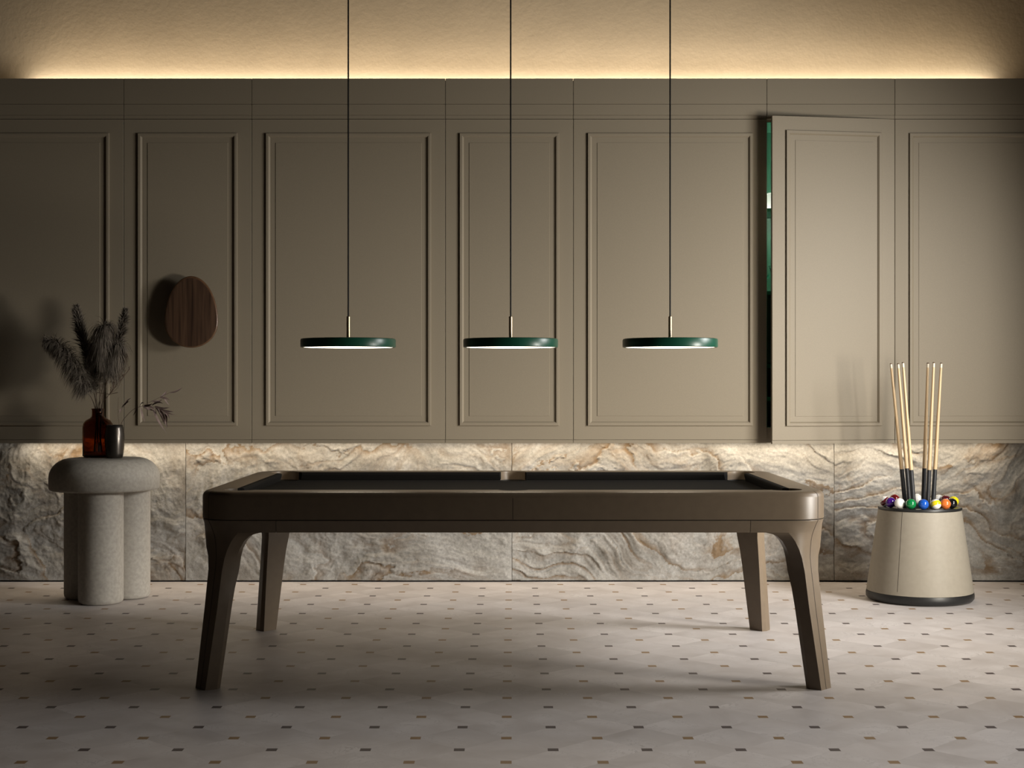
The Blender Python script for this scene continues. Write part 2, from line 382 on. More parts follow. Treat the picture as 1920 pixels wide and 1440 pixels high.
def cabinet(pl, pr, label, opened=False):
    x0, x1 = wx(pl, YD) + 0.0014, wx(pr, YD) - 0.0014
    xa, xb = max(x0, XL), min(x1, XR)
    root = thing('wall_cabinet', label, 'cabinet', ((xa + xb) / 2, 8.5, ZB), CABG)
    yb = YD + 0.024
    if not opened:
        obj('body', BOX(xa, xb, yb, YW, ZB + 0.001, ZT - 0.001), M['cabinet'], root, smooth=False)
    else:
        bm = bmesh.new(); t = 0.02
        box(bm, xa, xa + 0.0015, yb, YW, ZB + 0.001, ZT - 0.001); box(bm, xb - t, xb, yb, YW, ZB + 0.001, ZT - 0.001)
        box(bm, xa + 0.0015, xb - t, yb, YW, ZB + 0.001, 0.945); box(bm, xa + 0.0015, xb - t, yb, YW, ZDT - 0.012, ZT - 0.001)
        box(bm, xa + 0.0015, xb - t, YW - 0.02, YW, 0.945, ZDT - 0.012)
        obj('body', bm, M['cabinet'], root, smooth=False)
        bm = bmesh.new(); q = 0.0025; zi0, zi1 = 0.945, ZDT - 0.012; xi0, xi1 = xa + 0.0015, xb - t
        box(bm, xi0, xi1, YW - 0.026, YW - 0.02, zi0, zi1); box(bm, xi0, xi0 + q, yb, YW - 0.026, zi0, zi1)
        box(bm, xi1 - q, xi1, yb, YW - 0.026, zi0, zi1); box(bm, xi0 + q, xi1 - q, yb, YW - 0.026, zi1 - q, zi1); box(bm, xi0 + q, xi1 - q, yb, YW - 0.026, zi0, zi0 + q)
        obj('lining', bm, M['greenpanel'], root, smooth=False)
        for zs in SHELVES:
            obj('shelf', BOX(xi0 + q, xi1 - q, yb + 0.03, YW - 0.026, zs - 0.022, zs), M['shelfglass'], root, smooth=False)
        xs = wx(1458, 8.4)
        obj('light_strip', BOX(xs, xi1 - 0.03, 8.372, 8.384, SHELVES[0], SHELVES[0] + 0.006), M['ledspot'], root, smooth=False)
        obj('light_strip', BOX(xs, xi1 - 0.03, 8.372, 8.384, SHELVES[0] - 0.028, SHELVES[0] - 0.022), M['ledspot'], root, smooth=False)
    f = bmesh.new()
    box(f, xa, xb, YD, yb, 2.8338, ZT, bev=0.0008); box(f, xa, xb, YD, yb, 2.7695, 2.8322, bev=0.0008); box(f, xa, xb, YD + 0.003, yb, ZDT + 0.0028, 2.7683)
    obj('fascia', f, M['cabinet'], root, smooth=False)
    # the door: flat board, raised centre panel, raised bead moulding, lip along the bottom
    zd0 = 0.8752
    d = bmesh.new()
    loft(d, [ring_rect(x0, x1, zd0, ZDT, 0, YD + 0.022), ring_rect(x0, x1, zd0, ZDT, 0, YD + 0.001), ring_rect(x0, x1, zd0, ZDT, 0.001, YD),
             ring_rect(x0, x1, zd0, ZDT, 0.1375, YD), ring_rect(x0, x1, zd0, ZDT, 0.1385, YD - 0.0025)])
    box(d, x0, x1, YD, YD + 0.022, ZB, zd0 - 0.0014)
    b = bmesh.new()
    loft(b, [ring_rect(x0, x1, zd0, ZDT, i, YD - h) for i, h in ((0.0825, -0.001), (0.0825, 0.0105), (0.084, 0.012), (0.097, 0.012), (0.099, 0.011), (0.1065, 0.002), (0.1065, -0.001))], False, False)
    if opened:
        R = Matrix.Translation((x1, YD + 0.0, 0)) @ Matrix.Rotation(math.radians(8.9), 4, 'Z') @ Matrix.Translation((-x1, -YD, 0))
        bmesh.ops.transform(d, matrix=R, verts=d.verts); bmesh.ops.transform(b, matrix=R, verts=b.verts)
    door = obj('door', d, M['cabinet'], root, smooth=False)
    obj('moulding', b, M['cabinet'], door, smooth=False)
    return root

DI = 8.5
SHELVES = [wz(393, 8.42), wz(547, 8.42), wz(683, 8.42), wz(744, 8.42)]
cabinet(-131, 232, 'wide wall cabinet cut off by the picture\'s left edge, behind the pampas grass')
cabinet(232, 472, 'narrow closed wall cabinet with the egg-shaped wooden disc on its door')
cabinet(472, 835, 'wide closed wall cabinet beside the egg disc\'s cabinet, behind the first pendant lamp')
cabinet(835, 1075, 'narrow closed wall cabinet between two wide ones, behind the middle pendant lamp')
cabinet(1075, 1438, 'wide closed wall cabinet next to the open door, with the door\'s shadow on its edge')
cabinet(1438, 1678, 'narrow wall cabinet with its door ajar showing a green interior', True)
cabinet(1678, 2041, 'wide wall cabinet past the open door, above and behind the cue bucket')

# things on the shelves of the open cabinet
def shelf_thing(name, label, cat, px, zs, prof, m, D=8.5, part=None, n=32):
    x = wx(px, D)
    o = obj(name, LATHE([(r, zs + z) for r, z in prof], x, D, n), m)
    return tag(o, label, cat)
shelf_thing('jar', 'bright white frosted glass jar on the top green shelf of the open cabinet', 'jar', 1449, SHELVES[0],
            [(0.042, 0.0015), (0.0425, 0.085), (0.037, 0.10), (0.030, 0.104), (0.0, 0.105), (0.0, 0.102), (0.029, 0.101), (0.034, 0.098), (0.0395, 0.084), (0.039, 0.0015), (0.042, 0.0015)], M['frost'], 8.47)
jx = wx(1449, 8.47)
tag(obj('puck_light', LATHE([(0.0, SHELVES[0] + 0.0002), (0.034, SHELVES[0] + 0.0002), (0.034, SHELVES[0] + 0.005), (0.0, SHELVES[0] + 0.005)], jx, 8.47, 32, False, False), M['puck']),
    'small round white light glowing under the frosted jar on the top green shelf', 'light')
shelf_thing('decanter', 'clear glass decanter with a slim neck on the second green shelf, behind the open door', 'decanter', 1446, SHELVES[1],
            [(0.03, 0), (0.04, 0.004), (0.042, 0.05), (0.030, 0.09), (0.012, 0.115), (0.011, 0.15), (0.016, 0.156), (0.012, 0.154), (0.008, 0.148), (0.0, 0.11)], M['glass'], 8.47)
shelf_thing('tumbler', 'low clear glass tumbler on the third green shelf, behind the open door', 'tumbler', 1447, SHELVES[2],
            [(0.03, 0), (0.036, 0.003), (0.04, 0.062), (0.037, 0.062), (0.032, 0.012), (0.0, 0.011)], M['glass'], 8.46)
bm = BOX(wx(1441, 8.5), wx(1475, 8.5), 8.44, 8.52, SHELVES[3] + 0.0, SHELVES[3] + 0.05, bev=0.003)
tag(obj('wooden_box', bm, M['wood_dark']), 'small brown wooden box on the lowest green shelf of the open cabinet', 'box')
shelf_thing('dish', 'shallow glass dish on the floor of the open green cabinet', 'dish', 1447, 0.951,
            [(0.03, 0), (0.034, 0.002), (0.055, 0.022), (0.052, 0.023), (0.03, 0.008), (0.0, 0.006)], M['glass'], 8.46)

# ------------------------------------------------------------------ egg-shaped walnut disc
root = thing('wall_disc', 'egg-shaped walnut wood disc standing off a narrow cabinet door', 'wall ornament', (wx(358, 8.22), 8.24, wz(603, 8.22)))
DE = 8.215
cx, cz, k = wx(358, DE), wz(603.5, DE), DE / F
def egg(sc_, y):
    return [(cx + 50 * k * sc_ * math.cos(t), y, cz + (86 if math.sin(t) > 0 else 48.5) * k * sc_ * math.sin(t)) for t in [2 * PI * i / 96 for i in range(96)]]
bm = bmesh.new(); loft(bm, [egg(0.955, DE - 0.0005), egg(0.93, DE - 0.0012)], True, True)
face = obj('face', bm, M['walnut'], root, angle=60)
bm = bmesh.new(); loft(bm, [egg(0.955, DE + 0.0), egg(0.985, DE + 0.001), egg(1.0, DE + 0.005), egg(1.0, DE + 0.016), egg(0.97, DE + 0.022)], True, True)
obj('rim', bm, M['walnut_edge'], root, angle=60)
bm = bmesh.new()
n = 32
loft(bm, [[(cx + 0.045 * math.cos(2 * PI * i / n), y, cz + 0.03 + 0.045 * math.sin(2 * PI * i / n)) for i in range(n)] for y in (DE + 0.022, YD - 0.0024)])
obj('mount', bm, M['black'], root)

# ------------------------------------------------------------------ pool table
XC, HL = 0.005, 1.246
YF, YK = 5.576, 6.985
YM, HW = (YF + YK) / 2, (YK - YF) / 2
ZTOP, ZBED, ZG, ZAP = 0.776, 0.738, 0.6637, 0.6165
table = thing('pool_table', 'taupe leather pool table with charcoal cloth and splayed curved legs, on the tiled floor', 'pool table', (XC, YM, 0))
def rrect(ins, R, z, ns=14):
    pts = []
    hx, hy, r = HL - ins, HW - ins, max(R - ins, 0.002)
    for cxs, cys, a0 in ((1, -1, -PI / 2), (1, 1, 0), (-1, 1, PI / 2), (-1, -1, PI)):
        for i in range(ns + 1):
            a = a0 + PI / 2 * i / ns
            pts.append((XC + cxs * (hx - r) + r * math.cos(a), YM + cys * (hy - r) + r * math.sin(a), z))
    return pts
RW, RP, PN = 0.124, 0.066, 0.150             # rail width, pocket radius, pocket centre inset
def inner_loop(z, bed=False):
    """rail's inner edge with six round pocket cut-outs; for the bed the cut-outs go the other way"""
    hx, hy = HL - RW, HW - RW
    cxs, cys = HL - PN, HW - PN
    d = PN - RW
    q = math.sqrt(RP * RP - d * d)
    pts = []
    def arc(cx_, cy_, a0, a1, m=18):
        for i in range(m + 1):
            a = a0 + (a1 - a0) * i / m
            pts.append((XC + cx_ + RP * math.cos(a), YM + cy_ + RP * math.sin(a), z))
    al = math.acos(d / RP)                    # half angle of the middle cut-out
    s = 1 if not bed else -1
    def mid(sg):
        c = PI / 2 * sg
        if not bed: arc(0, sg * cys, c - al, c + al)
        else: arc(0, sg * cys, c + al - 2 * PI + 0 if False else c - al, c - al - (2 * PI - 2 * al))
    # counter clockwise from front middle
    c = -PI / 2
    def corner(sx, sy):
        # angles where circle meets the two rail edges
        aH = math.atan2(sy * d, -sx * q)      # on the long (front/back) edge
        aV = math.atan2(-sy * q, sx * d)      # on the short edge
        return aH, aV
    def ccw(a0, a1):
        while a1 < a0: a1 += 2 * PI
        return a0, a1
    def cw(a0, a1):
        while a1 > a0: a1 -= 2 * PI
        return a0, a1
    f = ccw if not bed else cw
    arc(0, -cys, *f(-PI / 2 - al, -PI / 2 + al))
    aH, aV = corner(1, -1); arc(cxs, -cys, *f(aH, aV))
    aH, aV = corner(1, 1); arc(cxs, cys, *f(aV, aH))
    arc(0, cys, *f(PI / 2 - al, PI / 2 + al))
    aH, aV = corner(-1, 1); arc(-cxs, cys, *f(aH, aV))
    aH, aV = corner(-1, -1); arc(-cxs, -cys, *f(aV, aH))
    return pts
R0 = 0.145
bm = bmesh.new()
rr = 0.024
rings = [rrect(0.03, R0, ZG + 0.003), rrect(0.0015, R0, ZG + 0.003), rrect(0, R0, ZG + 0.0045), rrect(0, R0, ZTOP - rr)]
for i in range(1, 7):
    a = PI / 2 * i / 6
    rings.append(rrect(rr * (1 - math.cos(a)), R0, ZTOP - rr + rr * math.sin(a)))
vs = loft(bm, rings, False, False)
inn = inner_loop(ZTOP)
iv = [bm.verts.new(p) for p in inn]
ie = [bm.edges.new((iv[i], iv[(i + 1) % len(iv)])) for i in range(len(iv))]
oe = [bm.edges.get((vs[-1][i], vs[-1][(i + 1) % len(vs[-1])])) for i in range(len(vs[-1]))]
bmesh.ops.triangle_fill(bm, use_beauty=True, edges=ie + oe)
lv = [bm.verts.new((p[0], p[1], ZBED - 0.03)) for p in inn]
for i in range(len(iv)):
    j = (i + 1) % len(iv)
    bm.faces.new((iv[i], iv[j], lv[j], lv[i]))
frame = obj('frame', bm, M['leather'], table, angle=30)
bm = bmesh.new()
bp = inner_loop(ZBED, True)
bv = [bm.verts.new(p) for p in bp]
be = [bm.edges.new((bv[i], bv[(i + 1) % len(bv)])) for i in range(len(bv))]
bmesh.ops.triangle_fill(bm, use_beauty=True, edges=be)
ext = bmesh.ops.extrude_face_region(bm, geom=list(bm.faces))
bmesh.ops.translate(bm, vec=(0, 0, -0.03), verts=[g for g in ext['geom'] if isinstance(g, bmesh.types.BMVert)])
obj('bed', bm, M['cloth'], table, smooth=False)
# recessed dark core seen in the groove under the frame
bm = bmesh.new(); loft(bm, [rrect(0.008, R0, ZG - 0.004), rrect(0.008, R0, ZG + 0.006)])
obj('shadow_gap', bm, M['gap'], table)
# cushions: six lengths of cloth-covered rail
def cushion(ax, sgn, a0, a1, miter0, miter1):
    """ax 'x': runs along X on the front/back rail; 'y': on the end rails"""
    prof = [(RW, ZTOP - 0.0005), (RW + 0.018, ZTOP - 0.0005), (RW + 0.024, ZTOP - 0.004), (RW + 0.024, ZTOP - 0.012), (RW + 0.016, ZBED + 0.001), (RW, ZBED + 0.001)]
    bm = bmesh.new(); rings = []
    for e, (a, mt) in enumerate(((a0, miter0), (a1, miter1))):
        ring = []
        for ins, z in prof:
            al_ = a + (mt * (ins - RW))
            if ax == 'x': ring.append((XC + al_, YM + sgn * (HW - ins), z))
            else: ring.append((XC + sgn * (HL - ins), YM + al_, z))
        rings.append(ring)
    loft(bm, rings)
    return obj('cushion', bm, M['cloth'], table, smooth=False)
cxs, cys = HL - PN, HW - PN
for sg in (-1, 1):
    cushion('x', sg, 0.058, cxs - 0.062, 0.25, -0.8); cushion('x', sg, -(cxs - 0.062), -0.058, 0.8, -0.25)
    cushion('y', sg, -(cys - 0.062), cys - 0.062, 0.8, -0.8)
for px_ in (-1, 0, 1):
    for sg in (-1, 1):
        obj('pocket', LATHE([(0.0, 0.627), (0.05, 0.627), (0.064, 0.635), (0.0655, ZBED - 0.001)], XC + px_ * cxs, YM + sg * cys, 32, False, False), M['pocket'], table)

# legs: cross-sections (p, q) inward from the table corner, mirrored across the corner's diagonal
def zrow(y): return HC - (y - 720) * 5.6 / F
ROWS = [  # z, P0, Pin, R1, Rc, S, w
    (ZG, (0.20, 0.000), (0.314, 0.000), (0.314, 0.09), 0.090, 0.0425, 0.0),
    (ZG - 0.003, (0.20, 0.000), (0.314, 0.000), (0.314, 0.09), 0.090, 0.0425, 0.0),
    (zrow(985), (0.195, 0.002), (0.314, 0.004), (0.314, 0.09), 0.090, 0.0490, 0.02),
    (ZAP, (0.166, 0.004), (0.314, 0.010), (0.314, 0.09), 0.092, 0.0575, 0.08),
    (ZAP - 0.0005, (0.165, 0.004), (0.253, 0.010), (0.253, 0.09), 0.092, 0.0577, 0.09),
    (zrow(1001), (0.161, 0.005), (0.228, 0.014), (0.228, 0.089), 0.098, 0.0590, 0.12),
    (zrow(1005), (0.153, 0.006), (0.209, 0.019), (0.210, 0.087), 0.105, 0.0615, 0.18),
    (zrow(1015), (0.138, 0.010), (0.185, 0.030), (0.190, 0.080), 0.118, 0.0645, 0.35),
    (zrow(1030), (0.122, 0.016), (0.166, 0.042), (0.174, 0.074), 0.122, 0.0670, 0.60),
    (zrow(1047), (0.1085, 0.0265), (0.151, 0.052), (0.165, 0.074), 0.120, 0.0680, 0.85),
    (zrow(1072), (0.0974, 0.0300), (0.136, 0.053), (0.157, 0.073), 0.115, 0.0640, 1.0),
    (zrow(1105), (0.0895, 0.0245), (0.127, 0.047), (0.142, 0.066), 0.104, 0.0570, 1.0),
    (zrow(1139), (0.0820, 0.0190), (0.119, 0.041), (0.131, 0.060), 0.0955, 0.0505, 1.0),
    (0.0, (0.0400, -0.0090), (0.081, 0.016), (0.089, 0.038), 0.0635, 0.0155, 1.0)]
def leg_ring(row, n=9):
    z, P0, Pin, R1, Rc, S, w = row
    P0 = Vector(P0); Sv = Vector((S, S)); d = P0.x - S
    A1 = P0 + Vector((-0.57 * d, 0)); A2 = Sv + 0.317 * d * Vector((0.7071, -0.7071))
    C1 = A1.lerp(P0.lerp(Sv, 1 / 3), w); C2 = A2.lerp(P0.lerp(Sv, 2 / 3), w)
    half = [Vector(Pin)]
    for i in range(n + 1):
        t = i / n
        half.append((1 - t) ** 3 * P0 + 3 * (1 - t) ** 2 * t * C1 + 3 * (1 - t) * t * t * C2 + t ** 3 * Sv)
    full = half + [Vector((v.y, v.x)) for v in reversed(half[:-1])]
    full += [Vector((R1[1], R1[0])), Vector((Rc, Rc)), Vector(R1)]
    return full, z
def leg_world(p, q, z, sx, sy):
    return (XC + sx * (HL - p), YM + sy * (HW - q), z)
for sx in (-1, 1):
    for sy in (-1, 1):
        bm = bmesh.new(); rings = []
        for row in ROWS:
            pts, z = leg_ring(row)
            rings.append([leg_world(v.x, v.y, z, sx, sy) for v in pts])
        loft(bm, rings)
        bmesh.ops.triangulate(bm, faces=[f for f in bm.faces if len(f.verts) > 4])
        leg = obj('leg', bm, M['leather'], table, angle=24)
        # stitched seam down the outer corner
        bm = bmesh.new(); pl = []
        for row in ROWS:
            S = row[5]; o_ = 0.0006
            pl.append((leg_world(S - o_ + 0.0007, S - o_ - 0.0007, row[0], sx, sy), leg_world(S - o_ - 0.0007, S - o_ + 0.0007, row[0], sx, sy),
                       leg_world(S + 0.002, S + 0.002, row[0], sx, sy)))
        loft(bm, pl)
        obj('seam', bm, M['seam'], leg, smooth=False)
        # seam on the frame's rounded corner
        bm = bmesh.new(); pl = []
        prof = [(0.0, ZG + 0.005), (0.0, ZTOP - rr)] + [(rr * (1 - math.cos(PI / 2 * i / 6)), ZTOP - rr + rr * math.sin(PI / 2 * i / 6)) for i in range(1, 7)]
        s0 = R0 * (1 - math.sqrt(0.5))
        for ins, z in prof:
            S = s0 + ins * math.sqrt(0.5) - 0.0005
            dz = 0.0004 if z > ZTOP - rr else 0
            pl.append((leg_world(S + 0.0007, S - 0.0007, z + dz, sx, sy), leg_world(S - 0.0007, S + 0.0007, z + dz, sx, sy), leg_world(S + 0.002, S + 0.002, z - 0.001, sx, sy)))
        loft(bm, pl)
        obj('seam', bm, M['seam'], frame, smooth=False)
for sy in (-1, 1):
    bm = bmesh.new()
    prof = [(0.0, ZTOP - rr), (0.0, ZG + 0.005)]
    xx = XC - 0.001; yy = YM + sy * HW
    box(bm, xx - 0.0007, xx + 0.0007, min(yy + sy * 0.0005, yy - sy * 0.002), max(yy + sy * 0.0005, yy - sy * 0.002), ZG + 0.005, ZTOP - rr)
    obj('seam', bm, M['seam'], frame, smooth=False)
# apron lengths between the legs
g = 0.3158
def apron(ax, sgn):
    prof = [(0.0, ZG), (0.0, ZG - 0.003), (0.004, zrow(985)), (0.010, ZAP), (0.09, ZAP), (0.09, ZG)]
    bm = bmesh.new(); rings = []
    h = (HL if ax == 'x' else HW) - g
    for a in (-h, h):
        if ax == 'x': rings.append([(XC + a, YM + sgn * (HW - i), z) for i, z in prof])
        else: rings.append([(XC + sgn * (HL - i), YM + a, z) for i, z in prof])
    loft(bm, rings)
    obj('apron', bm, M['leather'], table, smooth=False)
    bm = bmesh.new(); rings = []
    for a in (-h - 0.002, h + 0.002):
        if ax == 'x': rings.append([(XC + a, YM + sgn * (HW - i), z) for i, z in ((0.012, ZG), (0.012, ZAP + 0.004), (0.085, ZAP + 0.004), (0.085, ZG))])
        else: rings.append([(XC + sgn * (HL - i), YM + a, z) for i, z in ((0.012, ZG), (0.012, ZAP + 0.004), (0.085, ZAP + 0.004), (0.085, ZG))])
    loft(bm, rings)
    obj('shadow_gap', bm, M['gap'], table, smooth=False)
for sg in (-1, 1): apron('x', sg); apron('y', sg)

# ------------------------------------------------------------------ pendant lamps
YP = 6.28
for px_, lab in ((653, 'slim green disc pendant lamp on a black cord, nearest the egg-shaped wall disc'),
                 (957.5, 'slim green disc pendant lamp in the middle of the row of three'),
                 (1256.5, 'slim green disc pendant lamp on a black cord, nearest the open cabinet door')):
    x = wx(px_, YP)
    r = thing('pendant_lamp', lab, 'pendant lamp', (x, YP, 1.36), 'green pendant lamps over the pool table')
    sh = obj('shade', LATHE([(0.197, 1.3625), (0.203, 1.360), (0.2085, 1.3625), (0.2095, 1.368), (0.2095, 1.392), (0.2075, 1.398), (0.202, 1.400), (0.02, 1.402), (0.0, 1.402)], x, YP, 96, False, False), M['green'], r)
    obj('diffuser', LATHE([(0.0, 1.3610), (0.199, 1.3622), (0.199, 1.366), (0.0, 1.366)], x, YP, 96, False, False), M['diffuser'], r)
    zs = wz(593, YP)
    obj('stem', LATHE([(0.0, 1.401), (0.0078, 1.401), (0.0078, zs - 0.002), (0.006, zs), (0.0, zs)], x, YP, 24, False, False), M['brass'], r)
    obj('cord', LATHE([(0.0034, zs - 0.002), (0.0034, ZC - 0.028)], x, YP, 10), M['cord'], r)
    obj('canopy', LATHE([(0.0, ZC - 0.03), (0.05, ZC - 0.03), (0.055, ZC - 0.025), (0.055, ZC), (0.0, ZC)], x, YP, 32, False, False), M['black'], r)

# ------------------------------------------------------------------ concrete side table
DT = 7.93
TX = wx(196, DT)
st = thing('side_table', 'grey concrete mushroom-shaped side table on three round pillars, by the stone wall', 'side table', (TX, DT, 0))
ZS = 0.792
prof = [(0.0, 0.612), (0.285, 0.612), (0.294, 0.616), (0.299, 0.626), (0.299, 0.680)]
for i in range(1, 13):
    a = PI / 2 * i / 12
    prof.append((0.299 - 0.115 * (1 - math.cos(a)), 0.680 + 0.108 * math.sin(a) ** 1.0))
prof += [(0.12, 0.7905), (0.0, ZS)]
obj('tabletop', LATHE(prof, TX, DT, 96, False, False), M['concrete'], st, angle=40)
for dx, dy in ((0.018, -0.133), (0.112, 0.075), (-0.120, 0.060)):
    rl = 0.121
    pr = [(0.0, 0.0), (rl - 0.022, 0.0), (rl - 0.010, 0.004), (rl - 0.003, 0.012), (rl, 0.026), (rl, 0.612), (0.0, 0.612)]
    obj('pillar', LATHE(pr, TX + dx, DT + dy, 64, False, False), M['concrete'], st, angle=40)

# amber bottle vase
DV = 7.97
VX = wx(183.5, DV)
zb = ZS + 0.0005
v = thing('glass_vase', 'brown amber glass bottle vase holding pampas grass on the concrete side table', 'vase', (VX, DV, zb))
outer = [(0.0, 0.0), (0.076, 0.0), (0.082, 0.004), (0.084, 0.012), (0.084, 0.165), (0.080, 0.185), (0.068, 0.203), (0.045, 0.216), (0.036, 0.224), (0.033, 0.235), (0.033, 0.262), (0.036, 0.266), (0.036, 0.270)]
inner = [(0.030, 0.270), (0.0285, 0.262), (0.0285, 0.235), (0.032, 0.222), (0.042, 0.211), (0.065, 0.198), (0.075, 0.183), (0.0795, 0.165), (0.0795, 0.014), (0.075, 0.009), (0.0, 0.009)]
obj('bottle', LATHE([(r_, zb + z) for r_, z in outer + inner], VX, DV, 64, False, False), M['amber'], v, angle=50)

# gunmetal cup vase
DCU = 7.86
CX2 = wx(215, DCU)
zc = 0.7905
cup = [(0.0, 0.0), (0.040, 0.0), (0.043, 0.003), (0.048, 0.03), (0.052, 0.07), (0.0535, 0.10), (0.052, 0.135), (0.047, 0.165), (0.0445, 0.181), (0.0425, 0.183), (0.041, 0.181), (0.045, 0.16), (0.049, 0.10), (0.044, 0.03), (0.0, 0.012)]
tag(obj('cup_vase', LATHE([(r_, zc + z) for r_, z in cup], CX2, DCU, 64, False, False), M['gunmetal'], angle=50),
    'dark gunmetal barrel-shaped cup vase in front of the amber bottle', 'vase')

# pampas stems, each its own thing
PG = 'dried stems in the amber bottle'
def pampas(label, ctrl, plume_from, seed, width, droop, nstr=900, dy0=0.0, up=0.75):
    rnd = random.Random(seed)
    pts = [Vector((wx(px_, DV + dy), DV + dy, wz(py_, DV + dy))) for px_, py_, dy in ctrl]
    cp = curve_pts(pts, 40)
    r = thing('pampas_stem', label, 'dried flower', cp[0], PG)
    m_ = len(cp)
    obj('stem', TUBE(cp, [0.0032 - 0.0022 * i / m_ for i in range(m_)], 6), M['stalk'], r)
    bm = bmesh.new()
    i0 = int(plume_from * (m_ - 1))
    for s in range(nstr):
        t = rnd.random() ** 0.9
        fi = i0 + t * (m_ - 1 - i0)
        i = min(int(fi), m_ - 2); fr = fi - i
        base = cp[i].lerp(cp[i + 1], fr); tan = (cp[i + 1] - cp[i]).normalized()
        env = math.sin(PI * min(1, 0.12 + 0.88 * t) ** 0.75) ** 0.7 if t < 1 else 0.2
        ang = rnd.uniform(0, 2 * PI)
        o1 = tan.orthogonal().normalized(); o2 = tan.cross(o1)
        rad = o1 * math.cos(ang) + o2 * math.sin(ang)
        L_ = width * (0.55 + 0.75 * rnd.random()) * (0.35 + 0.65 * env)
        d = (rad * rnd.uniform(0.45, 0.9) + tan * up * rnd.uniform(0.6, 1.3)).normalized()
        w_ = rnd.uniform(0.0008, 0.0017)
        side = d.cross(Vector((rnd.uniform(-1, 1), rnd.uniform(-1, 1), rnd.uniform(-1, 1)))).normalized()
        p = base.copy(); prev = None; segs = 5
        vel = d.copy()
        for k_ in range(segs + 1):
            ww = w_ * (1.0 if k_ in (1, 2, 3) else 0.6) * (0.15 if k_ == segs else 1)
            a = bm.verts.new(p - side * ww); b_ = bm.verts.new(p + side * ww)
            if prev: bm.faces.new((prev[0], prev[1], b_, a))
            prev = (a, b_)
            vel = (vel + Vector((rnd.uniform(-.12, .12), rnd.uniform(-.12, .12), -droop + rnd.uniform(-.08, .08)))).normalized()
            p = p + vel * (L_ / segs)
    me = bpy.data.meshes.new('plume'); bm.to_mesh(me); bm.free(); me.materials.append(M['plume'])
    o = bpy.data.objects.new('plume', me); COL.objects.link(o); link_parent(o, r)
base_px = (182, 852)
pampas('drooping pampas grass plume arching furthest out to the left', [(186, 850, 0.01), (178, 765, 0.0), (160, 728, -0.02), (138, 685, -0.03), (112, 648, -0.04), (84, 637, -0.05)], 0.36, 1, 0.105, 0.42, 2600, up=0.4)
pampas('tall upright pampas grass plume pointing straight up beside the one arching left', [(178, 850, 0.0), (180, 765, 0.0), (173, 720, 0.01), (162, 660, 0.02), (149, 610, 0.02), (143, 576, 0.02)], 0.45, 2, 0.066, 0.10, 2000, up=1.3)
pampas('fullest pampas grass plume hanging in the middle of the bunch', [(190, 850, -0.01), (187, 765, -0.01), (188, 700, -0.03), (191, 650, -0.05), (192, 618, -0.07), (206, 612, -0.09)], 0.48, 3, 0.122, 0.55, 3000, up=0.35)
pampas('broad pampas grass plume drooping low over the cup vase', [(186, 850, 0.02), (191, 765, 0.0), (200, 715, -0.02), (212, 668, -0.03), (219, 648, -0.05), (226, 650, -0.07)], 0.45, 4, 0.115, 0.60, 2900, up=0.3)
pampas('tall pampas grass plume leaning right, tallest on the right side', [(176, 850, 0.02), (184, 765, 0.02), (200, 700, 0.03), (218, 650, 0.04), (228, 615, 0.04), (235, 582, 0.03)], 0.45, 5, 0.060, 0.10, 1800, up=1.3)
pampas('short pampas grass plume behind the middle of the bunch', [(184, 850, 0.03), (182, 765, 0.02), (178, 715, 0.05), (176, 675, 0.07), (174, 645, 0.08)], 0.42, 6, 0.082, 0.30, 1800, up=0.7)

def twiggy(label, ctrl, seed, nb):
    rnd = random.Random(seed)
    pts = [Vector((wx(a, DV + d), DV + d, wz(b, DV + d))) for a, b, d in ctrl]
    cp = curve_pts(pts, 24)
    bm = bmesh.new(); tube(bm, cp, [0.0022 - 0.0014 * i / len(cp) for i in range(len(cp))], 6)
    for s in range(nb):
        i = rnd.randint(int(len(cp) * 0.5), len(cp) - 1); p = cp[i]
        d = Vector((rnd.uniform(-0.2, 0.75), rnd.uniform(-0.3, 0.3), rnd.uniform(0.5, 1.0))).normalized()
        L_ = rnd.uniform(0.05, 0.13)
        q1 = p + d * L_ * 0.5 + Vector((0.008, 0, 0)); q2 = p + d * L_ + Vector((rnd.uniform(-.01, .02), 0, 0.01))
        tube(bm, curve_pts([p, q1, q2], 8), 0.0009, 4)
        for e in range(3):
            f = p.lerp(q2, rnd.uniform(0.4, 1)); tube(bm, [f, f + Vector((rnd.uniform(-.004, .01), rnd.uniform(-.004, .004), rnd.uniform(.006, .016)))], 0.0015, 4)
    return tag(obj('dried_grass', bm, M['twig']), label, 'dried flower', PG, 'thing')
twiggy('wispy brown dried grass spray reaching right below the tall plume', [(188, 848, 0.0), (189, 767, -0.01), (203, 742, -0.03), (218, 722, -0.04), (228, 700, -0.04)], 11, 20)
twiggy('thin dried grass stalk leaning right beside the wispy spray', [(180, 848, 0.01), (186, 768, 0.01), (196, 730, 0.03), (205, 705, 0.03), (214, 690, 0.02)], 12, 10)
pts = [Vector((wx(a, DV), DV - 0.012, wz(b, DV))) for a, b in ((193, 848), (180, 768), (182, 737), (183.5, 736), (206, 739), (222, 736))]
tag(obj('dried_stalk', TUBE([pts[0], pts[1], pts[2], pts[3].lerp(pts[2], .3), pts[3].lerp(pts[4], .05), pts[4], pts[5]], 0.0018, 6), M['stalk']),
    'snapped dry stalk bent sideways just above the bottle neck', 'dried flower', PG)

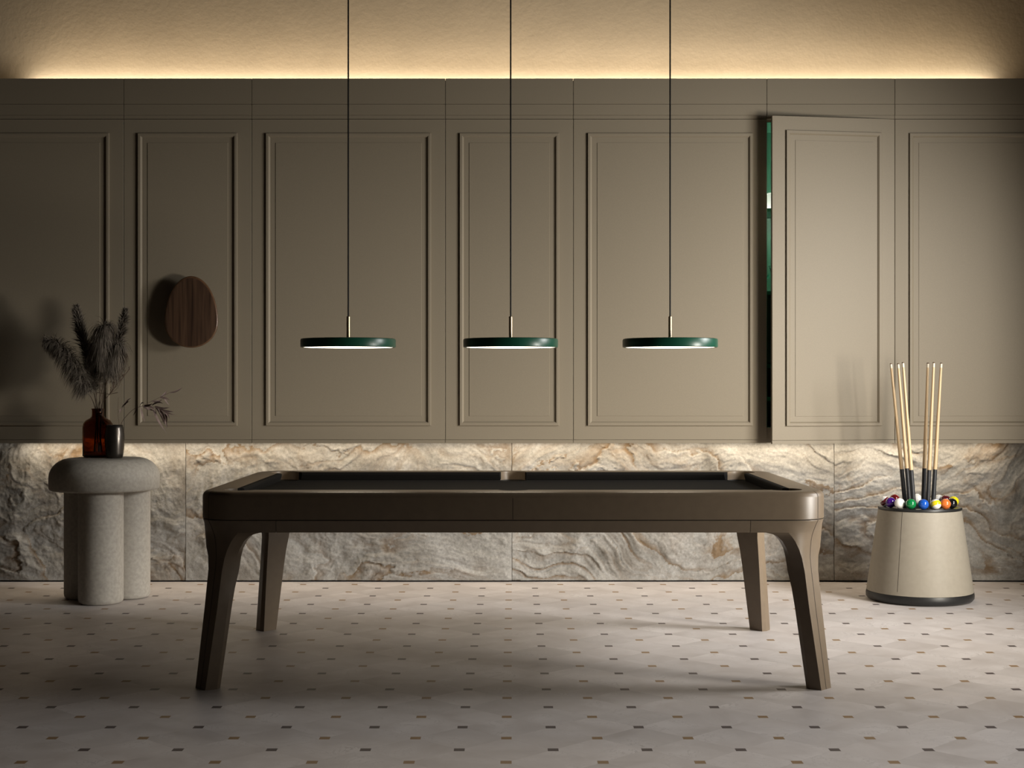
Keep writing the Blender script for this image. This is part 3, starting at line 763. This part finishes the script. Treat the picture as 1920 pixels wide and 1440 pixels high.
# leafy dried branch in the cup
br = thing('leaf_branch', 'dried branch with slim mauve-brown leaves arching right out of the cup vase', 'dried branch', (CX2, DCU, zc + 0.02))
def cpx(l): return [Vector((wx(a, DCU + d), DCU + d, wz(b, DCU + d))) for a, b, d in l]
bm = bmesh.new()
main = curve_pts(cpx([(214, 848, 0.0), (226, 798, -0.01), (238, 779, -0.03), (255, 765, -0.04), (280, 761, -0.05), (306, 770, -0.06)]), 40)
tube(bm, main, [0.0017 - 0.0011 * i / len(main) for i in range(len(main))], 6)
sec = curve_pts(cpx([(262, 763, -0.04), (285, 752, -0.02), (306, 742, -0.01), (320, 735, 0.0)]), 16); tube(bm, sec, 0.0009, 5)
thin = curve_pts(cpx([(220, 820, 0.0), (223, 796, 0.0), (221, 775, 0.01), (222, 745, 0.01)]), 16); tube(bm, thin, 0.0008, 5)
thin2 = curve_pts(cpx([(222, 773, 0.01), (232, 762, 0.0), (240, 752, 0.0)]), 8); tube(bm, thin2, 0.0008, 5)
obj('stem', bm, M['twig'], br)
bm = bmesh.new()
def leaf(b, tip, w, sag, tw):
    b = Vector(b); tip = Vector(tip); L_ = (tip - b).length; ax_ = (tip - b).normalized()
    side = ax_.cross(Vector((math.sin(tw), -math.cos(tw), 0.35))).normalized(); nrm = side.cross(ax_)
    prev = None
    for i in range(9):
        t = i / 8; c = b.lerp(tip, t) + Vector((0, 0, 1)) * sag * math.sin(PI * t) + side * 0.18 * L_ * math.sin(PI * t) * (0.5 if tw > 0 else -0.5)
        ww = w * (math.sin(PI * (0.06 + 0.94 * t) ** 0.8)) ** 0.9
        row = [bm.verts.new(c - side * ww + nrm * ww * 0.35), bm.verts.new(c), bm.verts.new(c + side * ww + nrm * ww * 0.35)]
        if prev:
            bm.faces.new((prev[0], prev[1], row[1], row[0])); bm.faces.new((prev[1], prev[2], row[2], row[1]))
        prev = row
LV = [((285, 761), (312, 812), 5), ((296, 765), (313, 803), 6), ((292, 763), (306, 792), 5), ((300, 768), (326, 772), 4), ((302, 769), (330, 778), 3.5),
      ((285, 760), (306, 757), 4), ((290, 762), (318, 764), 4.5), ((276, 761), (294, 772), 4.5), ((268, 762), (288, 770), 4), ((264, 763), (272, 792), 4),
      ((258, 764), (249, 780), 3), ((270, 761), (286, 757), 4), ((300, 768), (308, 797), 5), ((304, 769), (318, 786), 4), ((262, 763), (270, 756), 3),
      ((284, 752), (305, 749), 3.5), ((300, 745), (318, 750), 4), ((303, 743), (312, 732), 3), ((300, 746), (316, 738), 3), ((318, 736), (342, 726), 3),
      ((306, 742), (318, 760), 3.5), ((228, 766), (224, 776), 3), ((234, 760), (246, 746), 3.5), ((228, 764), (243, 752), 3), ((292, 764), (294, 792), 4), ((308, 770), (313, 793), 4)]
rnd = random.Random(5)
for (a, b_, w) in LV:
    dd = -0.05 + rnd.uniform(-0.025, 0.035)
    A = cpx([(a[0], a[1], dd)])[0]; B = cpx([(b_[0], b_[1], dd + rnd.uniform(-0.03, 0.03))])[0]
    leaf(A, B, w * 0.00165, rnd.uniform(-0.002, 0.008), rnd.uniform(-1, 1))
obj('foliage', bm, M['leaf'], br)

# ------------------------------------------------------------------ cue bucket, cues, balls
DB = 7.93
BX = wx(1724.5, DB)
ZL = 0.5165
bk = thing('cue_bucket', 'beige leather tapered cue holder with black base and rim, by the stone wall', 'cue holder', (BX, DB, 0))
bz0, bz1 = 0.052, ZL - 0.014
obj('body', LATHE([(0.232, bz0), (0.2895 - 0.001, bz0), (0.2860, bz0 + 0.02), (0.2245, bz1 - 0.002), (0.222, bz1), (0.19, bz1)], BX, DB, 96, False, False), M['basket'], bk, angle=40)
obj('base', LATHE([(0.0, 0.0), (0.262, 0.0), (0.282, 0.006), (0.2915, 0.018), (0.2925, 0.034), (0.2895, bz0 - 0.002), (0.286, bz0), (0.0, bz0)], BX, DB, 96, False, False), M['black'], bk, angle=40)
obj('rim', LATHE([(0.148, ZL - 0.03), (0.222, ZL - 0.0142), (0.2265, ZL - 0.012), (0.2275, ZL - 0.005), (0.225, ZL + 0.0005), (0.221, ZL + 0.0015), (0.2165, ZL), (0.148, ZL), (0.144, ZL - 0.004), (0.144, ZL - 0.026)], BX, DB, 96, False, False), M['black'], bk, angle=40)
bm = bmesh.new(); pl = []
ang = math.radians(-90 - 40)
for i in range(13):
    t = i / 12; z = bz0 + 0.02 + (bz1 - bz0 - 0.022) * t; r_ = 0.2860 + (0.2245 - 0.2860) * t
    def P(da, dr): return (BX + (r_ + dr) * math.cos(ang + da), DB + (r_ + dr) * math.sin(ang + da), z)
    pl.append((P(-0.0035, 0.0004), P(0.0035, 0.0004), P(0.0, -0.003)))
loft(bm, pl); obj('seam', bm, M['seam'], bk, smooth=False)

CG = 'cues standing in the bucket'
cues = [  # px at lid, dy, px tip, py tip, grip-top y, label
    (1697.5, -0.045, 1670.5, 681, 879.5, 'billiard cue at the outer edge of the bundle leaning left'),
    (1706, 0.025, 1684, 681, 878, 'billiard cue between the other two of the bundle leaning left'),
    (1713.5, -0.105, 1693, 679, 881, 'billiard cue of the bundle leaning left that stands nearest the middle gap'),
    (1731, 0.075, 1740, 680, 878, 'billiard cue of the bundle leaning right that stands nearest the middle gap'),
    (1739.5, -0.052, 1751, 679, 881, 'billiard cue between the other two of the bundle leaning right'),
    (1749.5, -0.02, 1765, 680, 880, 'billiard cue at the outer edge of the bundle leaning right')]
for lx, dy, tx, ty, gy, lab in cues:
    D_ = DB + dy
    A = Vector((wx(lx, D_), D_, wz(946, D_))); T = Vector((wx(tx, D_), D_, wz(ty, D_)))
    G = A.lerp(T, (946 - gy) / (946 - ty))
    dv = (T - A).normalized(); B = A - dv * ((A.z - bz0 - 0.004) / dv.z)
    r = thing('billiard_cue', lab, 'billiard cue', B, CG)
    obj('grip', TUBE([B, B + dv * 0.01, B.lerp(G, .5), G], [0.012, 0.0145, 0.0130, 0.0116], 20), M['rubber'], r)
    obj('shaft', TUBE([G, G.lerp(T, .5), T - dv * 0.028], [0.0113, 0.0085, 0.0066], 20), M['maple'], r)
    fe = obj('ferrule', TUBE([T - dv * 0.028, T - dv * 0.006], [0.0066, 0.0064], 20), M['ferrule'], r)
    obj('tip', TUBE([T - dv * 0.006, T - dv * 0.0015, T], [0.0064, 0.0060, 0.0035], 20), M['tip'], r)

WH = (0.80, 0.78, 0.74)
RB, BR = 0.192, 0.0286
BG = 'billiard balls in a ring on the bucket rim'
def ball_angle(px_, front):
    best = None
    for k_ in range(-1800, 1801):
        t_ = math.radians(k_ / 10.0)
        if (abs(k_) <= 900) != front: continue
        e_ = abs(960 + (BX + RB * math.sin(t_)) * F / (DB - RB * math.cos(t_)) - px_)
        if best is None or e_ < best[0]: best = (e_, k_ / 10.0)
    return best[1]
balls = [  # angle from the front (deg, + = right), colour, stripe, axis, half, label
    ((1670.3, True), (0.050, 0.008, 0.17), None, None, 0, 'purple billiard ball on the bucket rim, beside a white one'),
    ((1687, True), WH, None, None, 0, 'white billiard ball between the purple and the green ball on the bucket rim'),
    ((1708, True), (0.006, 0.17, 0.045), None, None, 0, 'green billiard ball at the front of the bucket rim'),
    ((1731.4, True), (0.012, 0.085, 0.42), None, None, 0, 'blue billiard ball at the front of the bucket rim'),
    ((1754.7, True), WH, (0.72, 0.56, 0.012), (-0.25, 0.55, 1.0), 0.42, 'white billiard ball with a yellow stripe between the blue and the orange one'),
    ((1772.8, True), (0.66, 0.16, 0.035), None, None, 0, 'orange billiard ball between the yellow-striped and the black one'),
    ((1785, True), (0.008, 0.007, 0.007), WH, (1, 0, 0), 0.0, 'black billiard ball between the orange and the plain yellow one'),
    ((1788, False), (0.70, 0.60, 0.012), None, None, 0, 'plain yellow billiard ball partly behind the black one'),
    ((1659.5, False), WH, (0.12, 0.012, 0.018), (-0.75, 0.25, 0.9), 0.42, 'white billiard ball with a maroon stripe, outermost behind the purple one'),
    ((1677.5, False), (0.20, 0.012, 0.014), None, None, 0, 'dark red billiard ball at the back, behind the purple ball'),
    ((1719.3, False), WH, None, None, 0, 'white billiard ball at the back between the two bundles of cues'),
    ((1760.5, False), WH, None, None, 0, 'white billiard ball at the back, right of both cue bundles'),
    ((1772.8, False), (0.11, 0.012, 0.02), None, None, 0, 'maroon billiard ball at the back, behind the orange one')]
for i, (a, c, sgn, ax, hf, lab) in enumerate(balls):
    t = math.radians(ball_angle(*a))
    bm = bmesh.new(); bmesh.ops.create_uvsphere(bm, u_segments=40, v_segments=24, radius=BR)
    loc = (BX + RB * math.sin(t), DB - RB * math.cos(t), ZL + BR)
    mm = ball_mat('glossy_ball_finish_%d' % i, c, sgn if hf else None, ax or (0, 0, 1), hf)
    bmesh.ops.translate(bm, verts=bm.verts, vec=loc)
    tag(obj('billiard_ball', bm, mm, origin=loc, angle=180), lab, 'billiard ball', BG)

# ------------------------------------------------------------------ lights
def area(name, loc, rot, sx, sy, power, col, spread=180):
    l = bpy.data.lights.new(name, 'AREA'); l.shape = 'RECTANGLE'; l.size = sx; l.size_y = sy; l.energy = power; l.color = col
    l.spread = math.radians(spread)
    o = bpy.data.objects.new(name, l); COL.objects.link(o); o.location = loc; o.rotation_euler = rot
    return o
WARM = (1.0, 0.78, 0.52)
# daylight outside the low wide window in the right wall, plus one added fill
def aim(name, loc, yaw, pitch, size, power, spread, col=(1.0, 0.985, 0.955)):
    o = area(name, loc, (0, 0, 0), size, size, power, col, spread)
    y, p = math.radians(yaw), math.radians(pitch)
    o.rotation_euler = Vector((-math.cos(y) * math.cos(p), math.sin(y) * math.cos(p), -math.sin(p))).to_track_quat('-Z', 'Y').to_euler()
aim('window_daylight_low', (3.6, 5.6, 1.4), -36, 0, 0.8, 42, 90)
aim('window_daylight_back', (3.6, 6.0, 2.05), 40, 14, 0.8, 37, 90, (1.0, 0.995, 0.98))
aim('window_daylight_middle', (3.6, 6.2, 2.3), 0, 28, 0.8, 14, 90)
aim('window_daylight_front', (3.9, 4.4, 0.95), 53, 4, 0.8, 38, 84, (1.0, 0.93, 0.81))
aim('table_corner_fill', (3.6, 4.75, 0.85), 32, 2, 0.5, 6.5, 42)  # unseen lamp added to brighten the pool table's right-hand corner
# cove strips on top of the cabinets and under them
area('cove_light', (0.0, YW - 0.20, ZT + 0.004), (PI, 0, 0), 5.86, 0.05, 9.6, WARM)
area('cove_line_light', (0.0, YW - 0.04, ZT + 0.02), (PI, 0, 0), 5.86, 0.012, 12.5, (1.0, 0.94, 0.82))
area('under_cabinet_light', (0.0, 8.535, ZB - 0.002), (0, 0, 0), 5.86, 0.02, 15, (1.0, 0.84, 0.62))

w = bpy.data.worlds.new('World'); sc.world = w; w.use_nodes = True
bg = w.node_tree.nodes['Background']; bg.inputs[0].default_value = (1.0, 0.85, 0.7, 1); bg.inputs[1].default_value = 0.002

cam = bpy.data.cameras.new('camera'); cam.sensor_width = 36; cam.lens = 50.0; cam.clip_start = 0.05
co = bpy.data.objects.new('camera', cam); COL.objects.link(co); co.location = (0, 0, HC); co.rotation_euler = (PI / 2, 0, 0)
sc.camera = co
vs_ = sc.view_settings
vs_.view_transform = 'Standard'; vs_.look = 'None'; vs_.gamma = 1.0; vs_.use_curve_mapping = False; vs_.exposure = 0.0
